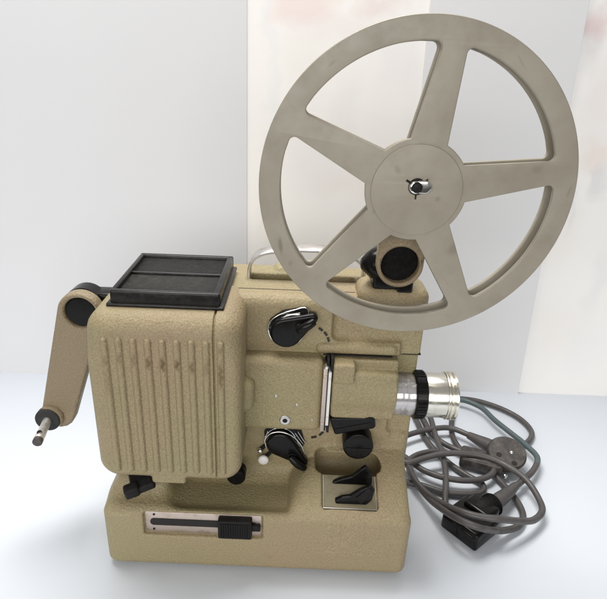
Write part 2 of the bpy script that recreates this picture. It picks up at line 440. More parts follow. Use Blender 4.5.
# right hand swelling of the base with a sloping top for the switches
ra_ = f.rbox((60, 1.5, 20), (145, 80, 130), 11)
rb_ = f.cyl(1, (66, 43, 58), 41, 41, 11)
hh_ = np.clip(.5+.5*(rb_-ra_)/5, 0, 1); blk = rb_*(1-hh_)+ra_*hh_-5*hh_*(1-hh_)
pl_ = f.plane((0, 6, 80), (0, -.47, .883)); hh_ = np.clip(.5-.5*(pl_-blk)/9, 0, 1)
blk = pl_*(1-hh_)+blk*hh_+9*hh_*(1-hh_)
f.add(blk, 3)
del ra_, rb_, hh_, blk, pl_
# sunk panel at the upper right, above the frame rib
f.cut(f.rbox((62, 50, 231), (170, 71, 300), 7), 1.5)
f.add(f.rbox((48, 60, 218.5), (125, 76, 230), 5), 1.5)
f.cut(f.rbox((128, 50, 218), (170, 70, 300), 4), 2)
# sunk bay for the lens block
f.cut(f.rbox((58, 50, 148), (170, 76, 217), 5), 3)
f.cut(f.rbox((124, 30, 128), (170, 70, 218), 6), 3)
# arch shaped bay above the switches
f.cut(f.rbox((54, 40, 76), (120, 76, 106), 9), 3)
# sloping switch bay floor
d = np.maximum(f.rbox((60, 8, 40), (114, 47, 106), 2.5), -f.plane((0, 6, 76.2), (0, -.47, .883)))
f.cut(d, 1.5)
# top: pillow over the arm foot, recess under the carrying handle
f.add(f.rbox((84, 62.5, 250), (149.5, 104, 286), 10.5), 1.2)
f.cut(f.rbox((-18, 108, 262), (86, 124, 290), 2.5), 1)
f.add(f.rbox((4, 128, 262), (60, 150, 279), 6), 4)
# slot for the speed slider
f.cut(f.rbox((-111, -10, 45), (4, 5, 72), 2), 1.5)
f.add(f.seg((-150, 60, 60), (-150, 100, 40), 1))
# right flank steps
f.cut(f.rbox((128, 50, 120), (140, 66, 138), 4), 3)
body = f.mesh('body', PAINT, PR); del f

# dark joint between lid and body, and below the frame rib
bm = bmesh.new()
box(bm, (88, 64.6, 217.4), (33, 2.6, .5), .2); finish('seam', bm, DARK, PR); bm = bmesh.new(); box(bm, (136, 70.6, 217.8), (13, 2.0, .6), .3); finish('seam', bm, DARK, PR); bm = bmesh.new(); box(bm, (27, 82.4, 273.7), (57, .55, .5), .1); finish('seam', bm, DARK, PR)

# ---- lamp house
f = Field((-158, -4, 96), (-6, 100, 290), .72)
def house(fl, inset=0.):
    c = (-83, 193); hx, hz = 66, 84; rr = 19
    qx = np.abs(fl.x-c[0])-(hx-rr); qz = np.abs(fl.z-c[1])-(hz-rr)
    q = np.sqrt(np.maximum(qx, 0)**2+np.maximum(qz, 0)**2)+np.minimum(np.maximum(qx, qz), 0)-rr
    t = np.clip((fl.z-225)/40, 0, 1); rnd = 9+9*t*t*(3-2*t)
    w = np.abs(fl.y-50.5)-45.5
    a = q+rnd; b = w+rnd
    return np.sqrt(np.maximum(a, 0)**2+np.maximum(b, 0)**2)+np.minimum(np.maximum(a, b), 0)-rnd+inset
f.add(house(f))
XR = [-130.5+i*(96.8/8) for i in range(9)]
for x in XR: f.add(f.seg((x, 5.1, 255), (x, 5.1, 122), 3.1), .5)
f.cut(f.rbox((-40.3, -5, 90), (-38.7, 7.8, 262), .3), .4)
# the groove follows the rounded upper edge
f.cut(np.maximum(f.rbox((-40.2, -5, 250), (-38.7, 100, 290), .3), -house(f)-2.6), .6)
f.add(f.rbox((-28, 30, 170), (-8, 60, 200), 7), 5)                    # hinge boss at the right flank
f.add(f.rbox((-101, 6, 104), (-69, 20, 114), 2.5), 2)                 # lip below
h = f.mesh('lamp_housing', PAINT_S, PR)
# wear stains as a surface attribute with a shape of its own
co = f.co; st = np.zeros(len(co), np.float32)
rng = np.random.RandomState(4)
for x, z0, hz, a in ((XR[0], 236, 10, .4), (XR[1], 239, 9, .5), (XR[2], 238, 12, .45), (XR[3], 236, 11, .8), (XR[4], 235, 12, .95), (XR[5], 235, 9, .9), (XR[6], 233, 10, .7), (XR[7], 232, 12, .35), (XR[8], 226, 22, .75),
                     (XR[8], 250, 6, .4), (XR[0], 215, 24, .3)):
    dx = (co[:, 0]-x)/1.9+.25*np.sin(co[:, 2]*.9+x); dz = (co[:, 2]-z0)/(hz*.62)
    st = np.maximum(st, np.clip(1.5-1.2*np.sqrt(dx**2+dz**2), 0, 1)*a*(co[:, 1] < 9))
at_ = h.data.attributes.new('stain', 'FLOAT', 'POINT'); at_.data.foreach_set('value', st.astype(np.float32)); del f

# rear part of the lamp house seen left of the grille
bm = bmesh.new(); box(bm, (-95, 112, 190), (45, 40, 70), 10); finish('rear_casing', bm, PAINT, PR)

# ---- vent grille
G = bmesh.new()
GX0, GX1, GY0, GY1, GZ = -129, -36.5, 28.5, 122, 277
box(G, ((GX0+GX1)/2, (GY0+GY1)/2-1, GZ+1.2), ((GX1-GX0)/2+3.5, (GY1-GY0)/2+4, 1.6), 1.2)
gr = finish('vent_grille', G, GRILLE, PR)
G = bmesh.new()
for (a, b) in (((GX0, GY0), (GX1, GY0)), ((GX0, GY1), (GX1, GY1))): box(G, ((a[0]+b[0])/2, a[1], GZ+7), ((GX1-GX0)/2, 3, 7), 1.6)
for x in (GX0+2, GX1-3): box(G, (x, (GY0+GY1)/2, GZ+7.05), (3 if x > -60 else 2.2, (GY1-GY0)/2+2.8, 6.9), 1.6)
finish('frame', G, GRILLE, gr)
G = bmesh.new(); G2 = bmesh.new(); n = 26
for i in range(n):
    y = GY0+5+(GY1-GY0-10)*i/(n-1)
    hz = 11.0 if (y > 78) else 9.6
    box(G if y > 78 else G2, ((GX0+GX1)/2, y, GZ+hz-3), ((GX1-GX0)/2-4, 1.25, 3.2), .6, Euler((math.radians(-12), 0, 0)), 2)
box(G, ((GX0+GX1)/2, 77, GZ+8), ((GX1-GX0)/2-4, 1.6, 4.2), .8)
finish('slat', G, GRILLE, gr); finish('slat', G2, DUSTY, gr)
bm = bmesh.new(); box(bm, ((GX0+GX1)/2, (GY0+GY1)/2, GZ+3.4), ((GX1-GX0)/2-3, (GY1-GY0)/2-2, .7)); finish('backing', bm, DARK, gr)

# ---- film gate cover
f = Field((-32, 36, 120), (64, 84, 236), .75)
f.add(f.rbox((-30, 47, 138), (56, 80, 218.5), 7))
f.add(f.rbox((-24, 44, 172), (-9, 62, 202), 6), 4)
f.mesh('gate_cover', PAINT, PR); del f
SC = [(276, 396, 1.6), (297, 405, 1.6), (312, 420, 1.3)]
for u, v, r in SC:
    p = at(u, v, Y=47); bm = bmesh.new(); lathe(bm, p+Vector((0, .6, 0)), (0, -1, 0), [(0, r), (.8, r), (1.3, r*.6), (1.35, 0)], 20); finish('screw', bm, STEEL, PR)
p = at(285, 420, Y=47)
bm = bmesh.new(); lathe(bm, p+Vector((0, .6, 0)), (0, -1, 0), [(0, 5.4), (1.2, 5.4), (1.9, 4.6), (1.9, 2.4), (.5, 2.2), (.5, 0)], 32); ws = finish('washer', bm, STEEL, PR)
bm = bmesh.new(); lathe(bm, p, (0, -1, 0), [(0, 2.1), (1., 2.1), (1., 0)], 24); finish('screw', bm, BLACK, ws)
# bright gate slats
for dx, w, y, zt, zb in ((0, 2.0, 46.5, 211, 141), (4.6, 1.5, 49.5, 206, 146)):
    bm = bmesh.new(); box(bm, (57.5+dx, y+10, (zt+zb)/2), (w, 11, (zt-zb)/2), .5)
    for z in ((zt-8), (zb+9)): box(bm, (57.5+dx, y-1.2, z), (w*.7, .8, 1.6), .3)
    finish('gate_plate', bm, ALU if dx == 0 else PAPERW, PR)
bm = bmesh.new(); box(bm, (60, 56, 179), (1.0, 6, 40), .3); box(bm, (63.6, 60, 178), (1.2, 9, 42), .3); finish('gate_slit', bm, DARK, PR)
bm = bmesh.new(); lathe(bm, (58, 49, 213.5), (0, -1, 0), [(0, 2.1), (4, 2.1), (5, 1.2), (5, 0)], 20); finish('gate_pin', bm, CHROME, PR)

# ---- lens block
f = Field((58, 34, 140), (136, 96, 232), .75)
f.add(f.rbox((65, 49, 154), (127, 92, 206), 4))
f.add(f.cyl(0, (96, 74, 180), 28, 31, 2), 2)
f.add(f.rbox((65, 45.5, 195), (85, 70, 216), 2.5), .8)
f.add(f.rbox((65, 58, 190), (127, 90, 215.5), 2), 1.5)
f.mesh('lens_holder', PAINT, PR); del f
# lens: clear collar, black ring, nickel barrel with end rings; axis along x
LY, LZ = 68, 173.8
def L(name, prof, mat, parent, o=(0, LY, LZ)):
    bm = bmesh.new(); lathe(bm, o, (1, 0, 0), prof, 72); return finish(name, bm, mat, parent, 30)
lens = L('lens', [(120, 17.5), (146, 17.5)], CHROME, PR)
L('collar', [(125, 18.5), (125.2, 20.8), (129, 20.8)] + [(a+3.5, b) for a, b in [(125.9, 20.8), (128, 21.0), (129, 20.6), (131, 21.2), (133, 21.4), (134, 20.4), (137, 21.3), (139.5, 21.3), (141, 20.8), (143, 20.6), (143, 18.5)]], LENSP, lens)
bm = bmesh.new(); lathe(bm, (0, LY, LZ), (1, 0, 0), [(145.5, 20), (145.5, 22.6), (146.5, 23.5), (156, 23.5), (157, 22.6), (157, 20)], 72)
for i in range(40):
    a = 2*math.pi*i/40; box(bm, (151.2, LY+23.6*math.cos(a), LZ+23.6*math.sin(a)), (4.2, .6, .8), .3, Euler((a, 0, 0)), 1)
finish('focus_ring', bm, BLACK, lens)
L('barrel', [(156, 20), (156, 21.6), (157, 22), (176, 22), (176, 20)], NICKEL, lens)
L('rim', [(176, 18), (176, 22), (176.5, 23.2), (177.6, 23.5), (178.4, 22.9), (178.9, 22.4), (179.4, 23.4), (181, 23.8), (182, 23.2), (182.6, 22.5), (183.4, 23.6), (185.4, 23.8), (186.2, 23), (186.4, 21.5), (180, 20), (180, 18)], NICKEL, lens)
L('front_glass', [(178, 19.9), (180.5, 15), (181.5, 9), (182, 0)], LENSG, lens)

# ---- teardrop control knobs
def teardrop(c, R, tip, rt, n=30):
    c = Vector(c); tip = Vector(tip); d = tip-c; Ld = d.length; a = math.atan2(d.y, d.x); b = math.acos((R-rt)/Ld); out = []
    for i in range(n+1):
        t = a+b+(2*math.pi-2*b)*i/n; out.append((c.x+R*math.cos(t), c.y+R*math.sin(t)))
    for i in range(9):
        t = a-b+2*b*i/8; out.append((tip.x+rt*math.cos(t), tip.y+rt*math.sin(t)))
    return out
def knob(cpx, tpx, y, R, rt, hi, lines):
    c = at(*cpx, Y=y); t = at(*tpx, Y=y)
    C2 = (c.x, c.z); T2 = (t.x, t.z)
    bm = bmesh.new(); flat(bm, teardrop(C2, R, T2, rt), [], hi/2, 3.2, XZ(y+hi/2), 4); k = finish('control_knob', bm, BLACK, PR, 40)
    # raised finger grip running to the tip
    d = Vector((T2[0]-C2[0], 0, T2[1]-C2[1])); m0 = Vector((C2[0], y-2, C2[1]))+d*.45; m1 = Vector((T2[0], y-2, T2[1]))+d*.06
    bm = bmesh.new(); pts = [m0+(m1-m0)*i/8+Vector((0, -1.5-3.4*math.sin(math.pi*(.12+.76*i/8)), 0)) for i in range(9)]
    tube(bm, pts, [rt*.62+1.1*math.sin(math.pi*(.1+.8*i/8)) for i in range(9)], 14); finish('grip', bm, BLACK, k, 60)
    bm = bmesh.new(); q = Vector((C2[0], y-1, C2[1]))+d*.52; lathe(bm, q, (0, -1, 0), [(0, 3.9), (1.6, 3.9), (1.8, 3.5), (1.8, 2.6), (.6, 2.4), (.6, 0)], 28); finish('boss', bm, BLACK, k, 40)
    # chrome skirt: thin ring following the outline, and scale arcs
    bm = bmesh.new(); flat(bm, teardrop(C2, R+2.2, T2, rt*.7), [teardrop(C2, R+.9, T2, rt*.5)], .7, .3, XZ(y+hi-1.5)); finish('skirt', bm, CHROME, k)
    return k, C2, T2
k1, C2, T2 = knob((286, 334), (312.5, 320), 53, 15, 5, 10, 0)
def plate(k, pts, rad, y, th, inset):
    bm = bmesh.new(); flat(bm, roundpoly(pts, rad), [], th, .4, XZ(y)); p = finish('dial_plate', bm, BLACK, k)
    return p
def arc_line(k, pts, y, r=.55):
    bm = bmesh.new(); tube(bm, spline([at(u, v, Y=y) for u, v in pts], 8), r, 8); finish('chrome_line', bm, CHROME, k, 60)
DP = [at(u, v, Y=62) for u, v in ((268, 330), (270, 319), (283, 310.5), (306, 307), (311.5, 317), (302, 332), (285, 338))]
bm = bmesh.new(); flat(bm, roundpoly([(p.x, p.z) for p in DP], 4), [], 1.6, .5, XZ(62.4)); finish('dial_plate', bm, BLACK, k1)
arc_line(k1, [(268, 330), (270, 322), (279, 315), (294, 310), (306, 308), (310, 316)], 60.3, .7)
arc_line(k1, [(270, 328), (275, 321), (288, 315), (300, 313)], 60.3)
arc_line(k1, [(281, 318), (291, 315), (305, 315)], 58, .5)
k2, C2, T2 = knob((280, 446), (303, 464), 53, 14, 4.6, 10, 0)
DP = [at(u, v, Y=60) for u, v in ((264, 433), (268, 428), (300, 428), (305, 444), (300, 452), (285, 452), (266, 448))]
bm = bmesh.new(); flat(bm, roundpoly([(p.x, p.z) for p in DP], 2), [], 1.4, .4, XZ(63.0)); finish('dial_plate', bm, BLACK, k2)
arc_line(k2, [(266, 447), (265, 440), (270, 434), (280, 432), (292, 436), (300, 444), (305, 454)], 52.6, .7)
arc_line(k2, [(295, 433), (303, 444)], 60.8)
arc_line(k2, [(298, 432), (305, 443)], 60.8)
arc_line(k2, [(266, 436), (268, 431)], 60.8)
# white ball lever ends
for (u, v, r) in ((263.3, 461, 5.6), (260, 452, 3.0)):
    p = at(u, v, Y=54 if r > 4 else 57); bm = bmesh.new(); lathe(bm, p+Vector((0, 3, 0)), (0, -1, 0), [(0, r*.9), (2, r), (3.4, r*.8), (4, 0)], 28)
    ob = finish('lever_button', bm, PAPERW if r > 4 else CHROME, PR, 60)
    bm = bmesh.new(); tube(bm, [p+Vector((0, 2.5, 0)), p+Vector((7, 7, 6))], 2.0, 10); finish('stem', bm, BLACK, ob)

# film path marks (painted dashes)
def dashes(pts, y, n, duty=.62):
    P_ = spline([at(u, v, Y=y) for u, v in pts], 20); L_ = [0]
    for a, b in zip(P_, P_[1:]): L_.append(L_[-1]+(b-a).length)
    def pos(s):
        for i in range(len(L_)-1):
            if L_[i+1] >= s: return P_[i].lerp(P_[i+1], (s-L_[i])/max(1e-6, L_[i+1]-L_[i]))
        return P_[-1]
    bm = bmesh.new()
    for i in range(n):
        a = pos(L_[-1]*i/n); b = pos(L_[-1]*(i+duty)/n); tube(bm, [a, a.lerp(b, .5), b], 0, sect=[(-1, -.9), (1, -.9), (1, .9), (-1, .9)])
    finish('film_path_mark', bm, BLACKMARK, PR, 0)
dashes([(319, 328), (326, 334), (329, 343), (328, 350), (326, 356)], 63.3, 5)
dashes([(323, 432), (318, 436), (308, 438)], 63.6, 2)
dashes([(263, 468), (256, 472), (246, 473)], 64.2, 2)
bm = bmesh.new(); box(bm, at(259, 470, Y=64), (2.2, 1.4, 1.1), .4); finish('film_path_mark', bm, BLACKMARK, PR, 0)

# ---- lower right: black lever bar, framing knob, switches
a = at(331, 421, Y=52); b = at(374, 420, Y=52)
bm = bmesh.new()
ol = [at(u, v, Y=50) for u, v in ((329.5, 418), (364, 417.5), (368, 414.5), (375, 415), (376, 428.5), (363, 430), (334.5, 435))]
flat(bm, roundpoly([(p.x, p.z) for p in ol], [2, 2, 2, 3, 4, 2, 3]), [], 7, 2, XZ(56), 3); kk = finish('film_lever', bm, BLACK, PR, 40)
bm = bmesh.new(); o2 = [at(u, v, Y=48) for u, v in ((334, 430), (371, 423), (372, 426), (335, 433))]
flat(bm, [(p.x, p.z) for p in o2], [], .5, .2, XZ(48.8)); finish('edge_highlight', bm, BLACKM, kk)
p = at(358.3, 447.5, Y=47)
bm = bmesh.new(); lathe(bm, (p.x, 66, p.z), (0, -1, 0), [(0, 15.2), (17, 15.2), (18.5, 14.6), (19, 13.6), (19, 0)], 56); fk = finish('framing_knob', bm, BLACK, PR, 40)
bm = bmesh.new(); hd = [(p.x+12.5*math.cos(math.radians(t)), p.z-1+11.5*math.sin(math.radians(t))) for t in range(180, 361, 9)]; flat(bm, hd, [], .6, .3, XZ(46.8)); finish('grip_face', bm, BLACKM, fk)
# switch plate on the sloping bay floor
nrm = Vector((0, -.47, .883)); tdir = Vector((0, .883, .47))
Rm = Matrix((Vector((1, 0, 0)), tdir, nrm*1.0)).transposed()
pc = Vector((87, 6, 76.2))+tdir*20.5
bm = bmesh.new(); box(bm, pc+nrm*.8, (26, 16.5, .9), .5, Rm); sp_ = finish('switch_plate', bm, GREYM, PR)
bm = bmesh.new()
for sx in (-1, 1): box(bm, pc+nrm*1.5+Vector((sx*25.6, 0, 0)), (.35, 16.5, .35), .2, Rm)
box(bm, pc+nrm*1.5-tdir*16.2, (26, .35, .35), .1, Rm); finish('plate_rim', bm, STEEL, sp_)
def lever(px_pts, y0, y1, nm='switch_lever'):
    bm = bmesh.new(); ps = [at(u, v, Y=y0) for u, v in px_pts]; yy = (y0+y1)/2
    flat(bm, roundpoly([(p.x, p.z) for p in ps], 1.6, 4), [], (y1-y0)/2, 1.4, XZ(yy), 3); return finish(nm, bm, BLACK, PR, 40)
lever([(332, 483), (334, 489), (352, 490), (360, 487), (372, 485), (372.5, 475), (366, 467), (360, 471), (352, 477), (340, 480)], 30, 35)
lever([(335, 501), (336, 507.5), (363, 508.5), (372, 501), (375, 491), (371, 486.5), (360, 491), (350, 497), (342, 498)], 13, 18)
bm = bmesh.new(); o2 = [at(u, v, Y=11.6) for u, v in ((356, 499), (369, 488.5), (372.5, 492), (361, 505))]
flat(bm, [(p.x, p.z) for p in o2], [], .8, .3, XZ(12.6)); finish('lever_face', bm, BLACKM, PR)

# ---- slider in the base front
bm = bmesh.new(); box(bm, (-53.5, 4.6, 58.5), (56, .8, 12.6), .3); spl = finish('slider_plate', bm, ALU, PR)
bm = bmesh.new(); o2 = roundpoly([(-105, 63), (-105, 55), (-2, 55), (-2, 63)], 3.6, 6); flat(bm, o2, [], .4, 0, XZ(3.5)); finish('slot', bm, DARK, spl)
for x, z in ((-101, 68), (-102, 49.4)):
    bm = bmesh.new(); lathe(bm, (x, 3.9, z), (0, -1, 0), [(0, 1.1), (.6, 1.1), (.7, 0)], 14); finish('screw', bm, BLACKM, spl)
bm = bmesh.new(); box(bm, (-22.5, 1.0, 58.8), (16.2, 5.2, 11), 1.6)
for i in range(13): box(bm, (-36+i*2.25, -4.6, 58.8), (.62, 1, 9), .3, None, 1)
box(bm, (-3, 1.6, 58.3), (5, 2.4, 3.4), 1.4)
finish('slider_knob', bm, BLACKM, spl)

# ---- bits under the lamp house
bm = bmesh.new()
pa_, pb_ = at(148, 479, Y=20), at(128, 490, Y=-3)
ax_ = (pb_-pa_).normalized()
box(bm, (-113, 14, 102), (11, 13, 4.8), 2.5, Euler((math.radians(18), math.radians(-14), math.radians(20))))
box(bm, (-119, 1, 99), (7, 5.0, 6.5), 2.5, Euler((math.radians(12), math.radians(-10), math.radians(22))))
finish('tilt_lever', bm, BLACKM, PR)
bm = bmesh.new(); q = at(236, 477, Y=36); lathe(bm, q, (0, -1, 0), [(-12, 9.5), (0, 9.5), (1.6, 8.5), (2, 0)], 40); finish('lock_knob', bm, BLACK, PR, 40)
bm = bmesh.new(); box(bm, (-132, 30, 108), (10, 12, 3.4), 2); finish('catch', bm, BLACKM, PR)
# rubber feet
for x, y in ((-132, 18), (128, 18), (-132, 140), (128, 140)):
    bm = bmesh.new(); lathe(bm, (x, y, 0), (0, 0, 1), [(0, 9), (1, 10), (6, 10.5)], 32); finish('foot', bm, RUBBER, PR)

# ---- carrying handle: chrome strap
hp = [(-19.5, 118, 268), (-19.4, 118, 284), (-15.5, 118, 293), (-6, 118, 299), (12, 118, 302.5), (38, 118, 304), (66, 118, 302.5), (84, 118, 297), (92, 118, 289), (94, 118, 268)]
bm = bmesh.new(); w = 9.5
sec = [(-w, -.9), (-w+1, -1.5), (w-1, -1.5), (w, -.9), (w, .9), (w-1, 1.5), (-w+1, 1.5), (-w, .9)]
P_ = spline(hp, 8); rings = []
for i, q in enumerate(P_):
    tg = (P_[min(i+1, len(P_)-1)]-P_[max(i-1, 0)]).normalized(); s_ = Vector((0, 1, 0)); u_ = s_.cross(tg)
    rings.append([bm.verts.new(q+s_*x+u_*y) for x, y in sec])
for A, B in zip(rings, rings[1:]):
    for k in range(8): bm.faces.new((A[k], A[(k+1) % 8], B[(k+1) % 8], B[k]))
bm.faces.new(rings[0]); bm.faces.new(rings[-1])
finish('carrying_handle', bm, STEEL, PR, 50)

# ---- reel arm (upper right) carrying the film reel
RC = Vector((114.2, 20, 385))
AY = 47
bm = bmesh.new()
def arm_outline(c0, r0, c1, r1): return teardrop(c0, r0, c1, r1, 40)
flat(bm, arm_outline((114.5, 315), 19.8, (116, 386), 20.5), [circle2((114.5, 315.5), 16.2, 48)], 6, 2.2, XZ(AY+4), 4)
ra = finish('reel_arm', bm, PAINT_ARM, PR, 40)
bm = bmesh.new(); lathe(bm, (114.5, AY+9, 315.5), (0, -1, 0), [(0, 16.3), (3.5, 16.3), (4.8, 15.2), (5.2, 0)], 48); finish('pivot_cap', bm, BLACK, ra, 40)
bm = bmesh.new(); box(bm, (114, 82, 300.5), (18, 16, 16.5), 3); 
lathe(bm, (98, 76, 306), (-1, -.2, 0), [(0, 15), (5, 13), (13, 5), (14, 0)], 32)
box(bm, (124, 68, 294), (7, 9, 9.5), 2); finish('arm_bracket', bm, BLACK, ra, 40)
bm = bmesh.new(); lathe(bm, (112, AY, 386), (0, -1, 0), [(-2, 9), (6, 9), (6, 4.6), (29, 4.6)], 32); finish('spindle_shaft', bm, STEEL, ra)

# ---- take-up arm (left) 
TY = 62
t0 = at(80, 313, Y=TY); t1 = at(58, 414, Y=TY)
bm = bmesh.new()
flat(bm, teardrop((t0.x-1, t0.z-1), 20.5, (t1.x, t1.z), 16.5, 40), [circle2((t0.x, t0.z), 14.8, 48)], 7, 3, XZ(TY+6), 4)
lathe(bm, (t1.x-6, TY+2, t1.z-2), (0, -1, 0), [(0, 13), (5, 12.5), (6.5, 11), (6.5, 0)], 40)
ta = finish('take_up_arm', bm, PAINT_ARM, PR, 40)
bm = bmesh.new(); lathe(bm, (t0.x, TY+10, t0.z), (0, -1, 0), [(0, 15), (6.5, 15), (8, 13.5), (8.3, 0)], 48); finish('pivot_cap', bm, BLACK, ta, 40)
bm = bmesh.new(); box(bm, (t0.x+16, TY+24, t0.z+2), (22, 10, 12), 3); lathe(bm, (t0.x-1, TY+28, t0.z+1.5), (0, -1, 0), [(0, 18), (16, 18.5)], 40); finish('arm_bracket', bm, BLACK, ta, 40)
bm = bmesh.new(); olp = teardrop((t0.x-1, t0.z-1), 18, (t1.x, t1.z), 14.5, 40); flat(bm, olp, [], 3, 1, XZ(TY+15.5)); finish('back_plate', bm, BLACKM, ta, 40)
sb = Vector((t1.x-9, TY-4, t1.z-4)); se = at(37, 443, Y=TY-40)
ax_ = (se-sb); Ls = ax_.length
bm = bmesh.new(); lathe(bm, sb, (0, -1, 0), [(-4, 12.5), (1.5, 12.5), (2.5, 11.5), (2.5, 0)], 40); finish('spindle_flange', bm, RUBBER, ta, 40)
bm = bmesh.new(); lathe(bm, sb, ax_, [(0, 4.3), (Ls*.55, 4.3), (Ls*.56, 4.6), (Ls*.9, 4.6)], 32); sp2 = finish('spindle', bm, BRIGHT, ta, 40)
bm = bmesh.new(); lathe(bm, sb+ax_*.88, ax_, [(0, 4.7), (Ls*.10, 4.6), (Ls*.12, 3.8), (Ls*.12, 0)], 32); finish('spindle_tip', bm, PLUG, sp2, 40)
bm = bmesh.new(); q = sb+ax_*.72; lathe(bm, q+Vector((0, 0, 3.8)), (0.1, -.25, 1), [(0, 2.6), (1.1, 2.4), (1.4, 0)], 20); finish('catch_pin', bm, BLACK, sp2)

# ================================================================== FILM REEL (rests on the arm's spindle)
FR = tag(empty('film_reel', tuple(RC)), 'large empty grey-beige five-spoke film reel mounted on the raised arm above the projector', 'film reel')
SP = [81.5, 9.5, -62.5, -134.5, 153.5]
def window(a0, a1, ri, ro, w0, w1):
    """hole between the spokes at angles a0 > a1"""
    out = []
    n = 26
    def ang(off, r): return math.degrees(math.asin(off/r))
    A1 = a1+ang(w1, ro); A0 = a0-ang(w1, ro)
    outer = [(ro, A1+(A0-A1)*i/n) for i in range(n+1)]
    B1 = a1+ang(w0, ri); B0 = a0-ang(w0, ri)
    inner = [(ri, B0+(B1-B0)*i/14) for i in range(15)]
    pts = [(r*math.cos(math.radians(t)), r*math.sin(math.radians(t))) for r, t in outer+inner]
    rad = [0]*len(pts); rad[0] = rad[n] = 4.2
    return pts, rad
def cornered(pts, rad):
    # drop neighbours next to rounded corners so the fillet has room
    n = len(pts); keep = [i for i in range(n) if not any(0 < ((i-j+n) % n) <= 2 or 0 < ((j-i+n) % n) <= 2 for j in range(n) if rad[j] > 0 and i != j and (abs(i-j) <= 2 and (min(i, j), max(i, j)) != (26, 27) ))]
    return roundpoly([pts[i] for i in keep], [rad[i] for i in keep], 8)
def flange(y, ri=38.5):
    holes = []
    for k in range(5):
        a0 = SP[k]; a1 = SP[(k+1) % 5]
        if a1 > a0: a1 -= 360
        p_, r_ = window(a0, a1, ri, 102.2, 13.8, 8.6); holes.append([(x+RC.x, z+RC.z) for x, z in cornered(p_, r_)])
    bm = bmesh.new(); flat(bm, circle2((RC.x, RC.z), 118.4, 180), holes, 1.9, 1.1, XZ(y), 3); return bm
finish('front_flange', flange(20), REEL, FR, 40)
finish('rear_flange', flange(34, 37), REEL, FR, 40)
bm = bmesh.new(); lathe(bm, (RC.x, 34, RC.z), (0, -1, 0), [(0, 30), (14, 30)], 80); finish('core', bm, REEL, FR)
# raised hub disc with three slits around the spindle hole
def star_hole(c, r, angs, w, L_):
    out = []
    for i in range(120):
        t = 2*math.pi*i/120; rr = r
        for a in angs:
            d = (t-math.radians(a)+math.pi) % (2*math.pi)-math.pi
            if abs(math.sin(d))*L_ < w*1.2 and math.cos(d) > 0: rr = L_
        out.append((c[0]+rr*math.cos(t), c[1]+rr*math.sin(t)))
    return out
hc = at(415.5, 186.5, Y=17.5)
bm = bmesh.new(); flat(bm, circle2((RC.x, RC.z), 34.2, 96), [star_hole((hc.x+1, hc.z), 6.2, (152, 270, 36), .7, 9.5)], 1.6, .7, XZ(18.2), 3); hub = finish('hub_plate', bm, REEL, FR, 40)
bm = bmesh.new(); lathe(bm, (hc.x+1, 18.05, hc.z), (0, -1, 0), [(0, 11), (.15, 11), (.2, 0)], 40); finish('spindle_hole', bm, DARK, hub)
# spindle end, part of the arm, showing through the hole
bm = bmesh.new()
c_ = (hc.x+4.6, hc.z+.3)
flat(bm, roundpoly([(c_[0]-5.5, c_[1]-4.6), (c_[0]+3.5, c_[1]-4.6), (c_[0]+7.6, c_[1]), (c_[0]+3.5, c_[1]+4.8), (c_[0]-5.5, c_[1]+4.8)], [3, 3, 3, 3, 3]), [], 2, .9, XZ(14.6), 3)
si = finish('spindle_tip', bm, CHROME, ra, 60)
bm = bmesh.new(); lathe(bm, (hc.x-.6, 16, hc.z), (0, -1, 0), [(0, 4.6), (3.4, 4.6), (3.8, 4.0), (3.8, 0)], 28); finish('ring', bm, CHROME, si, 60)
bm = bmesh.new(); lathe(bm, (hc.x, 13.5, hc.z+.4), (0, -1, 0), [(0, 3.9), (3, 3.9), (3.7, 3), (3.8, 0)], 28); finish('pin', bm, BLACKM, si, 60)

